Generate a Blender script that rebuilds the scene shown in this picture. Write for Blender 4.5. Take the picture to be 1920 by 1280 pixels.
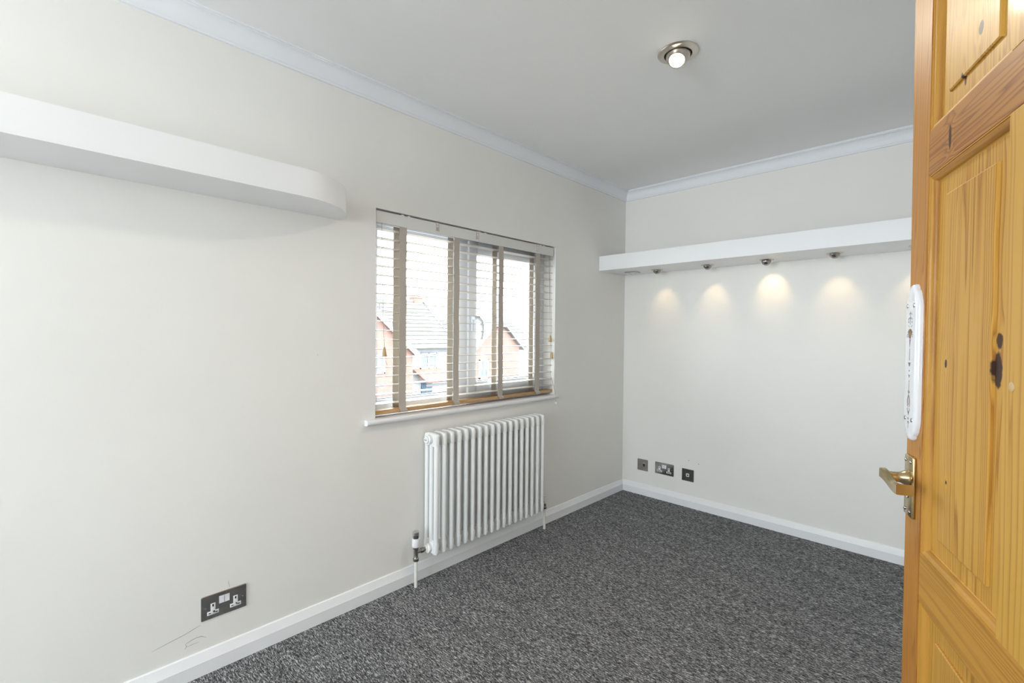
import bpy, bmesh, math, random
from math import pi, sin, cos, radians
from mathutils import Vector, Matrix

random.seed(7)
for _o in list(bpy.data.objects):
    bpy.data.objects.remove(_o)
scene = bpy.context.scene
COL = scene.collection

# ------------------------------------------------------------------ camera, sky, exposure, main lights
YAW, PITCH, ROLL, FPX = -0.7698, -0.018, 0.0093, 880.4
cam_d = bpy.data.cameras.new('camera')
cam = bpy.data.objects.new('camera', cam_d)
COL.objects.link(cam)
_f = Vector((sin(YAW) * cos(PITCH), cos(YAW) * cos(PITCH), sin(PITCH)))
_r = Vector((cos(YAW), -sin(YAW), 0))
_u = _r.cross(_f)
_r2 = _r * cos(ROLL) + _u * sin(ROLL)
_u2 = -_r * sin(ROLL) + _u * cos(ROLL)
_m = Matrix((_r2, _u2, -_f)).transposed().to_4x4()
_m.translation = Vector((1.953, -3.2914, 1.2328))
cam.matrix_world = _m
cam_d.sensor_fit = 'HORIZONTAL'
cam_d.sensor_width = 36.0
cam_d.lens = FPX / 1920 * 36.0
cam_d.clip_start = 0.02
scene.camera = cam

w = bpy.data.worlds.new('overcast_sky')
scene.world = w
w.use_nodes = True
_bg = w.node_tree.nodes['Background']
_bg.inputs[0].default_value = (0.87, 0.945, 1.0, 1)
_bg.inputs[1].default_value = 4.0

scene.view_settings.view_transform = 'Standard'
scene.view_settings.look = 'None'
scene.view_settings.exposure = 0.13
scene.view_settings.gamma = 1.0
scene.view_settings.use_curve_mapping = False


def area_light(name, loc, target, sx, sy, power, color, spread=180):
    d = bpy.data.lights.new(name, 'AREA')
    d.shape = 'RECTANGLE'
    d.size, d.size_y = sx, sy
    d.energy = power
    d.color = color
    d.spread = radians(spread)
    o = bpy.data.objects.new(name, d)
    COL.objects.link(o)
    o.location = loc
    o.rotation_euler = (Vector(target) - Vector(loc)).to_track_quat('-Z', 'Y').to_euler()
    return o


W_SKY, W_LAND, W_C1, W_C2, W_SH = 0.97, 0.85, 2.4, 0.3, 0.8
_bg.inputs[1].default_value = 13.0 * W_SKY
# added fill lamp on the unseen landing, and portals for seen and added window
area_light('landing_fill', (3.05, -3.25, 1.35), (0.0, -2.9, 1.35), 0.9, 1.7, 10 * W_LAND, (0.74, 0.89, 1.0))
for _n, _l, _t, _sx, _sz in (('window_portal', (-0.20, -1.525, 1.31), (1, -1.525, 1.31), 1.32, 1.02), ('added_window_portal', (1.1, -6.70, 1.45), (1.1, 0, 1.45), 1.8, 1.6)):
    _p = area_light(_n, _l, _t, _sx, _sz, 1.0, (1, 1, 1))
    _p.data.cycles.is_portal = True


# ------------------------------------------------------------------ helpers
def link(o, parent=None):
    COL.objects.link(o)
    if parent is not None:
        o.parent = parent
    return o


def tag(o, label=None, cat=None, group=None, kind=None):
    if label:
        o['label'] = label
    if cat:
        o['category'] = cat
    if group:
        o['group'] = group
    if kind:
        o['kind'] = kind
    return o


def empty(name, loc=(0, 0, 0), rotz=0.0, parent=None):
    o = bpy.data.objects.new(name, None)
    o.empty_display_size = 0.05
    o.location = loc
    o.rotation_euler = (0, 0, rotz)
    return link(o, parent)


class MB:
    """collects shapes in one bmesh and links them as one mesh object"""

    def __init__(self):
        self.bm = bmesh.new()

    def box(self, lo, hi, bev=0.0, seg=2):
        vs = [self.bm.verts.new((x, y, z)) for x in (lo[0], hi[0]) for y in (lo[1], hi[1]) for z in (lo[2], hi[2])]
        fs = []
        for q in ((0, 1, 3, 2), (4, 6, 7, 5), (0, 4, 5, 1), (2, 3, 7, 6), (0, 2, 6, 4), (1, 5, 7, 3)):
            fs.append(self.bm.faces.new([vs[i] for i in q]))
        if bev > 0:
            es = set(e for f in fs for e in f.edges)
            bmesh.ops.bevel(self.bm, geom=list(es), offset=bev, segments=seg, profile=0.5, affect='EDGES')
        return self

    def rings(self, rings, close_u=True, cap0=True, cap1=True):
        """loft a list of rings (each a list of points)"""
        R = [[self.bm.verts.new(p) for p in r] for r in rings]
        n = len(R[0])
        for a, b in zip(R[:-1], R[1:]):
            for i in range(n if close_u else n - 1):
                j = (i + 1) % n
                self.bm.faces.new((a[i], a[j], b[j], b[i]))
        if cap0:
            self.bm.faces.new(list(reversed(R[0])))
        if cap1:
            self.bm.faces.new(R[-1])
        return self

    def lathe(self, prof, origin=(0, 0, 0), axis=(0, 0, 1), seg=24, cap0=True, cap1=True):
        """prof: list of (radius, height along the axis)"""
        ax = Vector(axis).normalized()
        t = Vector((1, 0, 0)) if abs(ax.x) < 0.9 else Vector((0, 1, 0))
        a = ax.cross(t).normalized()
        b = ax.cross(a)
        o = Vector(origin)
        self.rings([[o + ax * h + (a * cos(2 * pi * i / seg) + b * sin(2 * pi * i / seg)) * max(r, 1e-5)
                     for i in range(seg)] for r, h in prof], True, cap0, cap1)
        return self

    def cyl(self, p0, p1, r, seg=16, r1=None):
        p0, p1 = Vector(p0), Vector(p1)
        return self.lathe([(r, 0), (r if r1 is None else r1, (p1 - p0).length)], p0, p1 - p0, seg)

    def tube(self, pts, r, seg=8):
        pts = [Vector(p) for p in pts]
        rings = []
        prev = None
        for i, p in enumerate(pts):
            d = (pts[min(i + 1, len(pts) - 1)] - pts[max(i - 1, 0)]).normalized()
            if prev is None:
                t = Vector((0, 0, 1)) if abs(d.z) < 0.9 else Vector((1, 0, 0))
                a = d.cross(t).normalized()
            else:
                a = (prev - d * prev.dot(d)).normalized()
            prev = a
            b = d.cross(a)
            rr = r[i] if isinstance(r, (list, tuple)) else r
            rings.append([p + (a * cos(2 * pi * k / seg) + b * sin(2 * pi * k / seg)) * rr for k in range(seg)])
        return self.rings(rings)

    def prism(self, poly, axis, a, b):
        """poly: 2D points in the plane of the other two axes (in xyz order), extruded along axis from a to b"""
        def P(p, t):
            if axis == 'x':
                return (t, p[0], p[1])
            if axis == 'y':
                return (p[0], t, p[1])
            return (p[0], p[1], t)
        return self.rings([[P(p, a) for p in poly], [P(p, b) for p in poly]])

    def poly(self, pts):
        self.bm.faces.new([self.bm.verts.new(p) for p in pts])
        return self

    def mesh(self, name, mat, smooth=30):
        bmesh.ops.recalc_face_normals(self.bm, faces=self.bm.faces[:])
        me = bpy.data.meshes.new(name)
        self.bm.to_mesh(me)
        self.bm.free()
        for m in (mat if isinstance(mat, (list, tuple)) else [mat]):
            me.materials.append(m)
        if smooth:
            me.shade_smooth()
            me.set_sharp_from_angle(angle=radians(smooth))
        return me

    def build(self, name, mat, parent=None, smooth=30):
        return link(bpy.data.objects.new(name, self.mesh(name, mat, smooth)), parent)


def inst(src, name=None, parent=None, loc=None):
    o = src.copy()
    if name:
        o.name = name
    COL.objects.link(o)
    o.parent = parent
    if loc is not None:
        o.location = loc
    return o


def copy_tree(o, parent=None):
    c = o.copy()
    COL.objects.link(c)
    c.parent = parent
    for ch in list(o.children):
        copy_tree(ch, c)
    return c


# ------------------------------------------------------------------ materials
class NT:
    def __init__(self, name):
        self.m = bpy.data.materials.new(name)
        self.m.use_nodes = True
        self.t = self.m.node_tree
        self.b = self.t.nodes['Principled BSDF']
        self._tc = None

    def n(self, typ, **kw):
        nd = self.t.nodes.new(typ)
        for k, v in kw.items():
            setattr(nd, k, v)
        return nd

    def l(self, a, b):
        self.t.links.new(a, b)

    def tc(self, out='Object'):
        if self._tc is None:
            self._tc = self.n('ShaderNodeTexCoord')
        return self._tc.outputs[out]

    def mapping(self, scale, loc=(0, 0, 0), rot=(0, 0, 0), src=None):
        mp = self.n('ShaderNodeMapping')
        mp.inputs['Scale'].default_value = scale
        mp.inputs['Location'].default_value = loc
        mp.inputs['Rotation'].default_value = rot
        self.l(src or self.tc(), mp.inputs['Vector'])
        return mp.outputs[0]

    def noise(self, vec, scale, detail=3, rough=0.5, dist=0.0):
        nd = self.n('ShaderNodeTexNoise')
        nd.inputs['Scale'].default_value = scale
        nd.inputs['Detail'].default_value = detail
        nd.inputs['Roughness'].default_value = rough
        nd.inputs['Distortion'].default_value = dist
        self.l(vec, nd.inputs['Vector'])
        return nd.outputs['Fac']

    def math(self, op, a, b=None, c=None, clamp=False):
        nd = self.n('ShaderNodeMath', operation=op)
        nd.use_clamp = clamp
        for i, v in enumerate((a, b, c)):
            if v is None:
                continue
            if isinstance(v, (int, float)):
                nd.inputs[i].default_value = v
            else:
                self.l(v, nd.inputs[i])
        return nd.outputs[0]

    def ramp(self, fac, stops, interp='LINEAR'):
        nd = self.n('ShaderNodeValToRGB')
        cr = nd.color_ramp
        cr.interpolation = interp
        while len(cr.elements) < len(stops):
            cr.elements.new(0.5)
        for e, (p, c) in zip(cr.elements, stops):
            e.position = p
            e.color = (*c, 1) if len(c) == 3 else c
        self.l(fac, nd.inputs[0])
        return nd.outputs[0]

    def mix(self, fac, a, b, blend='MIX'):
        nd = self.n('ShaderNodeMix', data_type='RGBA', blend_type=blend)
        for i, v in ((0, fac), (6, a), (7, b)):
            if isinstance(v, (int, float)):
                nd.inputs[i].default_value = v
            elif isinstance(v, (tuple, list)):
                nd.inputs[i].default_value = (*v, 1)
            else:
                self.l(v, nd.inputs[i])
        return nd.outputs[2]

    def bump(self, height, strength, dist=0.001):
        nd = self.n('ShaderNodeBump')
        nd.inputs['Strength'].default_value = strength
        nd.inputs['Distance'].default_value = dist
        self.l(height, nd.inputs['Height'])
        self.l(nd.outputs[0], self.b.inputs['Normal'])

    def color(self, v):
        if isinstance(v, (tuple, list)):
            self.b.inputs['Base Color'].default_value = (*v, 1)
        else:
            self.l(v, self.b.inputs['Base Color'])

    def set(self, rough=0.5, metal=0.0, spec=None, coat=None, coat_rough=0.1):
        self.b.inputs['Roughness'].default_value = rough
        self.b.inputs['Metallic'].default_value = metal
        if spec is not None:
            self.b.inputs['Specular IOR Level'].default_value = spec
        if coat is not None:
            self.b.inputs['Coat Weight'].default_value = coat
            self.b.inputs['Coat Roughness'].default_value = coat_rough
        return self.m


def plain(name, col, rough=0.5, metal=0.0, var=0.04, scale=20, bump=0.0, bscale=200, spec=None, coat=None):
    t = NT(name)
    nz = t.noise(t.tc(), scale, 3)
    lo = tuple(c * (1 - var) for c in col)
    hi = tuple(min(1, c * (1 + var)) for c in col)
    t.color(t.ramp(nz, [(0.3, lo), (0.7, hi)]))
    if bump > 0:
        t.bump(t.noise(t.tc(), bscale, 4), bump, 0.001)
    return t.set(rough, metal, spec, coat)


def wall_paint(name, col, seed):
    t = NT(name)
    v = t.mapping((1, 1, 1), loc=(seed, seed * 1.7, 0))
    big = t.noise(v, 1.6, 4, 0.6)
    smudge = t.noise(v, 5.0, 6, 0.7)
    base = t.ramp(big, [(0.3, tuple(c * 0.975 for c in col)), (0.7, tuple(min(1, c * 1.015) for c in col))])
    dirt = t.ramp(smudge, [(0.60, (0, 0, 0)), (0.78, (1, 1, 1))])
    t.color(t.mix(t.math('MULTIPLY', dirt, 0.10), base, tuple(c * f for c, f in zip(col, (0.80, 0.76, 0.70)))))
    t.bump(t.noise(v, 260, 4, 0.6), 0.10, 0.0006)
    return t.set(0.62, spec=0.25)


M = {}
M['wall'] = wall_paint('cream_wall_paint', (0.890, 0.871, 0.832), 3.1)
M['ceiling'] = plain('ceiling_emulsion', (0.935, 0.935, 0.93), 0.8, var=0.012, scale=2.5, bump=0.06, bscale=240, spec=0.2)
M['gloss_white'] = plain('white_gloss_trim', (0.90, 0.905, 0.915), 0.35, var=0.012, scale=6, bump=0.03, bscale=60)
M['shelf_white'] = plain('white_shelf_paint', (0.915, 0.915, 0.92), 0.42, var=0.01, scale=4, bump=0.03, bscale=120)
M['coving'] = plain('white_coving_paint', (0.87, 0.885, 0.91), 0.6, var=0.01, scale=4)
M['radiator'] = plain('white_radiator_enamel', (0.91, 0.92, 0.915), 0.22, var=0.01, scale=10, coat=0.3)
M['upvc'] = plain('white_upvc', (0.80, 0.83, 0.88), 0.3, var=0.01, scale=6)
M['upvc_sill'] = plain('white_sill_gloss', (0.86, 0.86, 0.88), 0.3, var=0.015, scale=9)
M['slat'] = plain('cream_slat_lacquer', (0.68, 0.62, 0.55), 0.3, var=0.03, scale=14)
M['valance'] = plain('cream_valance_lacquer', (0.78, 0.765, 0.735), 0.4, var=0.015, scale=6)
M['headrail'] = plain('pale_headrail_metal', (0.5, 0.49, 0.47), 0.4, metal=0.3)
M['rubber'] = plain('dark_rubber_seal', (0.05, 0.055, 0.06), 0.6)
M['chrome'] = plain('worn_chrome', (0.62, 0.61, 0.60), 0.16, metal=1.0, var=0.1, scale=60)
M['dark_chrome'] = plain('dull_plated_brass', (0.33, 0.31, 0.29), 0.25, metal=1.0, var=0.15, scale=80)
M['plastic'] = plain('white_plastic', (0.84, 0.84, 0.86), 0.3, var=0.01)
M['plastic_shaded'] = plain('shaded_white_plastic', (0.50, 0.50, 0.54), 0.4, var=0.01)  # white plastic greyed: shade of the gaps round the rockers put into colour
M['hole'] = plain('dark_recess', (0.02, 0.02, 0.02), 0.7)
M['nickel'] = plain('brushed_nickel', (0.60, 0.55, 0.49), 0.28, metal=1.0, var=0.06, scale=40)
M['brass'] = plain('worn_brass', (0.60, 0.47, 0.25), 0.2, metal=1.0, var=0.10, scale=45, bump=0.05, bscale=90)
M['ceramic'] = plain('white_glazed_ceramic', (0.77, 0.78, 0.82), 0.1, var=0.005, coat=0.6)
M['gilt'] = plain('gilt_transfer_print', (0.20, 0.12, 0.055), 0.35, var=0.45, scale=160)
M['gilt_grey'] = plain('grey_transfer_print', (0.16, 0.14, 0.15), 0.4, var=0.3, scale=160)
M['cord'] = plain('taupe_blind_cord', (0.36, 0.29, 0.23), 0.8)
M['tassel'] = plain('turned_wood_tassel', (0.52, 0.36, 0.17), 0.45, var=0.12, scale=40)
M['pencil'] = plain('grey_scuff', (0.30, 0.29, 0.28), 0.8)
M['slate'] = plain('carpet_backing_dark', (0.1, 0.1, 0.1), 0.9)


def socket_metal():
    t = NT('polished_steel_plate')
    v = t.mapping((90, 90, 2))
    nz = t.noise(v, 4, 3)
    t.color(t.ramp(nz, [(0.3, (0.40, 0.39, 0.38)), (0.7, (0.46, 0.45, 0.44))]))
    return t.set(0.09, 1.0)


M['plate'] = socket_metal()


def rail_wood():
    t = NT('oak_bottom_rail')
    v = t.mapping((40, 3, 40))
    nz = t.noise(v, 3, 4)
    t.color(t.ramp(nz, [(0.3, (0.42, 0.24, 0.10)), (0.7, (0.60, 0.38, 0.18))]))
    return t.set(0.35)


M['oak'] = rail_wood()


def tape_cloth():
    t = NT('taupe_woven_tape')
    wv = t.n('ShaderNodeTexWave', wave_type='BANDS', bands_direction='Z')
    wv.inputs['Scale'].default_value = 260
    t.l(t.tc(), wv.inputs['Vector'])
    nz = t.noise(t.tc(), 240, 2)
    f = t.math('MULTIPLY', wv.outputs[1], nz)
    t.color(t.ramp(f, [(0.1, (0.58, 0.515, 0.455)), (0.7, (0.70, 0.63, 0.56))]))
    t.bump(wv.outputs[1], 0.3, 0.0005)
    t.set(0.85, spec=0.1)
    # thin cloth: part of the daylight shines through it
    tr = t.n('ShaderNodeBsdfTranslucent')
    tr.inputs[0].default_value = (0.52, 0.52, 0.42, 1)
    mx = t.n('ShaderNodeMixShader')
    mx.inputs[0].default_value = 0.15
    out = t.t.nodes['Material Output']
    t.l(t.b.outputs[0], mx.inputs[1])
    t.l(tr.outputs[0], mx.inputs[2])
    t.l(mx.outputs[0], out.inputs[0])
    return t.m


M['tape'] = tape_cloth()


def carpet():
    t = NT('charcoal_flecked_carpet')
    v1 = t.mapping((0.22, 1.0, 1.0), rot=(0, 0, 0.06))
    a = t.noise(v1, 215, 2, 0.6, 0.35)
    v2 = t.mapping((0.42, 1.0, 1.0), rot=(0, 0, -0.12))
    b = t.noise(v2, 330, 2, 0.6, 0.4)
    c = t.noise(v1, 22, 3, 0.6)
    f = t.math('ADD', t.math('MULTIPLY', a, 0.50), t.math('ADD', t.math('MULTIPLY', b, 0.40), t.math('MULTIPLY', c, 0.10)))
    t.color(t.ramp(f, [(0.38, (0.022, 0.022, 0.024)), (0.46, (0.085, 0.085, 0.088)), (0.53, (0.21, 0.21, 0.215)), (0.61, (0.62, 0.62, 0.63))]))
    t.bump(f, 0.5, 0.005)
    return t.set(0.95, spec=0.05)


M['carpet'] = carpet()


def glass():
    t = NT('window_glass')
    out = t.t.nodes['Material Output']
    tr = t.n('ShaderNodeBsdfTransparent')
    tr.inputs[0].default_value = (0.97, 0.985, 0.98, 1)
    gl = t.n('ShaderNodeBsdfGlossy')
    gl.inputs['Roughness'].default_value = 0.02
    fr = t.n('ShaderNodeFresnel')
    fr.inputs[0].default_value = 1.45
    mx = t.n('ShaderNodeMixShader')
    geo = t.n('ShaderNodeNewGeometry')
    # the inner face of the pane only passes light on: no total reflection inside the sheet
    t.l(t.math('MULTIPLY', fr.outputs[0], t.math('SUBTRACT', 1.0, geo.outputs['Backfacing'])), mx.inputs[0])
    t.l(tr.outputs[0], mx.inputs[1])
    t.l(gl.outputs[0], mx.inputs[2])
    t.l(mx.outputs[0], out.inputs[0])
    return t.m


M['glass'] = glass()


def lamp_glow(name, col, s):
    t = NT(name)
    t.color((0.9, 0.9, 0.9))
    t.b.inputs['Emission Color'].default_value = (*col, 1)
    t.b.inputs['Emission Strength'].default_value = s
    return t.set(0.3)


M['bulb'] = lamp_glow('lit_bulb', (1.0, 0.90, 0.72), 14)
M['bulb_small'] = lamp_glow('lit_halogen', (1.0, 0.86, 0.62), 8)


def pine(name, axis, seed, light, mid, dark, freq=75.0, knots=(), amp=2.2, arch=1.0):
    """varnished knotty pine; axis is the grain direction of the board, knots = (u, z, ru, rz) in door coordinates"""
    t = NT(name)
    sp = t.n('ShaderNodeSeparateXYZ')
    t.l(t.tc(), sp.inputs[0])
    U, Y, Z = sp.outputs
    A, G = (U, Z) if axis == 'z' else (Z, U)          # across the grain, along it
    cb = t.n('ShaderNodeCombineXYZ')
    t.l(t.math('MULTIPLY', A, 7.0), cb.inputs[0])
    t.l(t.math('ADD', t.math('MULTIPLY', Y, 7.0), seed), cb.inputs[1])
    t.l(t.math('MULTIPLY', G, 1.5), cb.inputs[2])
    n1 = t.noise(cb.outputs[0], 1.0, 2, 0.45, 0.3)
    cb2 = t.n('ShaderNodeCombineXYZ')
    t.l(t.math('MULTIPLY', A, 16.0), cb2.inputs[0])
    cb2.inputs[1].default_value = seed * 3.1
    t.l(t.math('MULTIPLY', G, 0.25), cb2.inputs[2])
    n2 = t.noise(cb2.outputs[0], 1.0, 3, 0.55)
    ring = t.math('ADD', t.math('MULTIPLY', A, freq / 6.283), t.math('ADD', t.math('MULTIPLY', n1, amp * arch * 3.4), t.math('MULTIPLY', n2, 13.0)))
    core = None
    for (ku, kz, ru, rz) in knots:
        du = t.math('DIVIDE', t.math('SUBTRACT', U, ku), ru)
        dz = t.math('DIVIDE', t.math('SUBTRACT', Z, kz), rz)
        d2 = t.math('ADD', t.math('MULTIPLY', du, du), t.math('MULTIPLY', dz, dz))
        bend = t.math('DIVIDE', 1.3, t.math('ADD', 1.0, t.math('MULTIPLY', d2, 0.22)))
        sg = t.math('MULTIPLY', bend, t.math('MINIMUM', t.math('MAXIMUM', du if axis == 'z' else dz, -1.0), 1.0))
        ring = t.math('SUBTRACT', ring, sg)
        wob = t.math('ADD', d2, t.math('MULTIPLY', t.math('SUBTRACT', t.noise(t.tc(), 90, 2), 0.5), 1.1))
        c = t.math('MULTIPLY', t.math('SUBTRACT', 1.2, wob), 2.2, clamp=True)
        core = c if core is None else t.math('MAXIMUM', core, c)
    fr = t.math('FRACT', ring)
    fine = t.noise(t.mapping((420, 420, 9) if axis == 'z' else (9, 420, 420)), 1.0, 2)
    tone = t.noise(t.mapping((9, 9, 0.8) if axis == 'z' else (0.8, 9, 9), loc=(seed, 0, seed)), 1.0, 2)
    band = t.ramp(fr, [(0.0, light), (0.35, light), (0.66, mid), (0.86, dark), (1.0, light)])
    calm = t.ramp(t.noise(cb2.outputs[0], 0.6, 2), [(0.40, (0.5, 0.5, 0.5)), (0.60, (0.0, 0.0, 0.0))])
    band = t.mix(calm, band, light)
    col = t.mix(t.math('MULTIPLY', tone, 0.55), band, mid)
    col = t.mix(t.math('MULTIPLY', fine, 0.16), col, dark)
    if core is not None:
        col = t.mix(core, col, (0.035, 0.012, 0.006))
    t.color(col)
    t.bump(fine, 0.04, 0.0005)
    return t.set(0.46, spec=0.28, coat=0.12, coat_rough=0.12)


LT, MD, DK = (0.60, 0.345, 0.066), (0.47, 0.225, 0.030), (0.28, 0.105, 0.012)
M['pine_stile'] = pine('pine_stile', 'z', 2.3, (0.50, 0.235, 0.040), (0.38, 0.145, 0.016), (0.20, 0.062, 0.008), 420, amp=3.6)
M['pine_muntin'] = pine('pine_muntin', 'z', 9.1, LT, (0.51, 0.27, 0.045), (0.38, 0.17, 0.022), 300,
                        amp=1.6)
M['pine_panel_top'] = pine('pine_panel_top', 'z', 4.4, (0.62, 0.37, 0.078), MD, DK, 430,
                           knots=[(0.228, 1.676, 0.007, 0.010), (0.170, 1.630, 0.004, 0.011)])
M['pine_panel'] = pine('pine_panel', 'z', 6.6, LT, MD, DK, 520,
                       knots=[(0.288, 1.183, 0.0105, 0.024), (0.290, 1.222, 0.008, 0.011), (0.138, 1.183, 0.0045, 0.007), (0.150, 0.99, 0.003, 0.003)], amp=2.6)
M['pine_panel_low'] = pine('pine_panel_low', 'z', 8.2, (0.55, 0.31, 0.058), MD, DK, 560, knots=[(0.25, 0.66, 0.01, 0.02)], amp=2.8)
M['pine_rail'] = pine('pine_rail', 'x', 1.2, (0.44, 0.20, 0.040), (0.31, 0.115, 0.018), (0.17, 0.052, 0.008), 330,
                      knots=[(0.155, 1.548, 0.005, 0.020)], amp=1.3)
M['pine_rail_lock'] = pine('pine_rail_lock', 'x', 5.7, (0.54, 0.285, 0.05), (0.43, 0.195, 0.027), (0.29, 0.115, 0.015), 420, amp=1.2)
M['pine_mould'] = pine('pine_moulding', 'z', 3.3, (0.52, 0.27, 0.045), MD, DK, 200, amp=1.0)
M['pine_mould_x'] = pine('pine_moulding_across', 'x', 3.9, (0.52, 0.27, 0.045), MD, DK, 200, amp=1.0)


def brick_mat(name, axis):
    t = NT(name)
    sp = t.n('ShaderNodeSeparateXYZ')
    t.l(t.tc(), sp.inputs[0])
    cb = t.n('ShaderNodeCombineXYZ')
    t.l(sp.outputs[1 if axis == 'y' else 0], cb.inputs[0])
    t.l(sp.outputs[2], cb.inputs[1])
    br = t.n('ShaderNodeTexBrick')
    br.inputs['Scale'].default_value = 1.0
    br.inputs['Brick Width'].default_value = 0.225
    br.inputs['Row Height'].default_value = 0.075
    br.inputs['Mortar Size'].default_value = 0.010
    br.inputs['Color1'].default_value = (0.185, 0.095, 0.074, 1)
    br.inputs['Color2'].default_value = (0.155, 0.078, 0.060, 1)
    br.inputs['Mortar'].default_value = (0.20, 0.17, 0.155, 1)
    t.l(cb.outputs[0], br.inputs['Vector'])
    nz = t.noise(t.tc(), 2.5, 4)
    t.color(t.mix(0.5, br.outputs[0], t.ramp(nz, [(0.3, (0.165, 0.078, 0.058)), (0.7, (0.205, 0.115, 0.092))])))
    t.bump(br.outputs[1], -0.4, 0.01)
    return t.set(0.85)


M['brick'] = brick_mat('red_brick', 'y')
M['brick_side'] = brick_mat('red_brick_side', 'x')
M['tile'] = plain('grey_roof_tile', (0.125, 0.125, 0.115), 0.8, var=0.2, scale=3)
M['tile_red'] = plain('red_roof_tile', (0.19, 0.10, 0.075), 0.8, var=0.2, scale=5)
M['render'] = plain('white_render', (0.42, 0.42, 0.41), 0.9, var=0.04, scale=2)
M['render_trim'] = plain('white_timber', (0.7, 0.7, 0.7), 0.6)
M['gutter'] = plain('dark_gutter', (0.06, 0.06, 0.065), 0.5)
M['house_glass'] = plain('dark_house_glass', (0.08, 0.10, 0.12), 0.08)
M['blue_paint'] = plain('blue_paint', (0.03, 0.09, 0.16), 0.5)
M['asphalt'] = plain('street_asphalt', (0.16, 0.16, 0.165), 0.9, var=0.15, scale=3)
M['leaf'] = plain('hedge_leaf', (0.10, 0.16, 0.05), 0.7, var=0.4, scale=9)
M['pot'] = plain('clay_chimney_pot', (0.42, 0.18, 0.10), 0.8)

# ------------------------------------------------------------------ room shell
XR, YF, H = 2.175, -6.60, 2.345           # right wall, front wall, ceiling
WY0, WY1, WZ0, WZ1 = -2.178, -0.872, 0.808, 1.800   # window opening in the left wall
T = 0.25
DY0, DY1, DZ = -3.625, -2.835, 2.02        # doorway in the right wall


def struct(o):
    o['kind'] = 'structure'
    return o


b = MB()
b.box((-T, YF - 0.15, -0.1), (0, WY0, H + 0.1))
b.box((-T, WY1, -0.1), (0, 0.15, H + 0.1))
b.box((-T, WY0, -0.1), (0, WY1, WZ0))
b.box((-T, WY0, WZ1), (0, WY1, H + 0.1))
wall_left = struct(b.build('wall_left', M['wall'], smooth=0))
struct(MB().box((0, 0, -0.1), (XR, 0.15, H + 0.1)).build('wall_back', M['wall'], smooth=0))
b = MB()
b.box((XR, YF - 0.15, -0.1), (XR + 0.12, DY0, H + 0.1))
b.box((XR, DY1, -0.1), (XR + 0.12, 0.15, H + 0.1))
b.box((XR, DY0, DZ), (XR + 0.12, DY1, H + 0.1))
struct(b.build('wall_right', M['wall'], smooth=0))
# unseen front wall, its opening added to let in skylight and brighten the room
b = MB()
b.box((0, YF - 0.15, -0.1), (0.20, YF, H + 0.1))
b.box((2.0, YF - 0.15, -0.1), (XR, YF, H + 0.1))
b.box((0.20, YF - 0.15, -0.1), (2.0, YF, 0.65))
b.box((0.20, YF - 0.15, 2.25), (2.0, YF, H + 0.1))
struct(b.build('wall_front', M['wall'], smooth=0))
struct(MB().box((0, YF, -0.1), (XR + 1.4, 0, 0.0)).build('floor', M['carpet'], smooth=0))
struct(MB().box((0, YF, H), (XR + 1.4, 0, H + 0.1)).build('ceiling', M['ceiling'], smooth=0))
# landing beyond the doorway
b = MB()
b.box((XR + 1.30, -4.7, -0.1), (XR + 1.40, -2.0, H + 0.1))
b.box((XR + 0.12, -2.1, -0.1), (XR + 1.30, -2.0, H + 0.1))
b.box((XR + 0.12, -4.7, -0.1), (XR + 1.30, -4.6, H + 0.1))
struct(b.build('wall_landing', M['wall'], smooth=0))

# coving: concave plaster profile with a small quirk at each edge
cov = [(0.0, 0.072), (0.0095, 0.072), (0.0095, 0.064)]
for i in range(9):
    a = (i / 8) * pi / 2
    cov.append((0.0125 + (1 - cos(a)) * 0.034, 0.061 - sin(a) * 0.0495 + 0.0))
cov += [(0.048, 0.0115), (0.048, 0.007), (0.053, 0.007), (0.053, 0.0), (0.0, 0.0)]


def run_trim(name, prof, zfun, corners, side, mat):
    """sweep a profile (out from the wall, height) along one wall with mitred ends; corners: two wall corners"""
    (x0, y0), (x1, y1) = corners
    nx, ny = side
    m0, m1 = 1, -1
    dx, dy = (x1 - x0), (y1 - y0)
    L = math.hypot(dx, dy)
    dx, dy = dx / L, dy / L
    ring0 = [(x0 + nx * p + dx * p * m0, y0 + ny * p + dy * p * m0, zfun(q)) for p, q in prof]
    ring1 = [(x1 + nx * p + dx * p * m1, y1 + ny * p + dy * p * m1, zfun(q)) for p, q in prof]
    return struct(MB().rings([ring0, ring1]).build(name, mat, smooth=25))


cz = lambda q: H - q
run_trim('trim_1', cov, cz, ((0, YF), (0, 0)), (1, 0), M['coving'])
run_trim('trim_2', cov, cz, ((0, 0), (XR, 0)), (0, -1), M['coving'])
run_trim('trim_3', cov, cz, ((XR, 0), (XR, YF)), (-1, 0), M['coving'])
run_trim('trim_4', cov, cz, ((XR, YF), (0, YF)), (0, 1), M['coving'])
skirt = [(0.0, 0.0), (0.018, 0.0), (0.018, 0.048), (0.0165, 0.0505), (0.0065, 0.0795), (0.004, 0.0815), (0.0, 0.082)]
fz = lambda q: q
run_trim('baseboard_left', skirt, fz, ((0, YF), (0, 0)), (1, 0), M['gloss_white'])
run_trim('baseboard_back', skirt, fz, ((0, 0), (XR, 0)), (0, -1), M['gloss_white'])
run_trim('baseboard_right', skirt, fz, ((XR, 0), (XR, DY1 + 0.07)), (-1, 0), M['gloss_white'])
run_trim('baseboard_front', skirt, fz, ((XR, YF), (0, YF)), (0, 1), M['gloss_white'])
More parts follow.
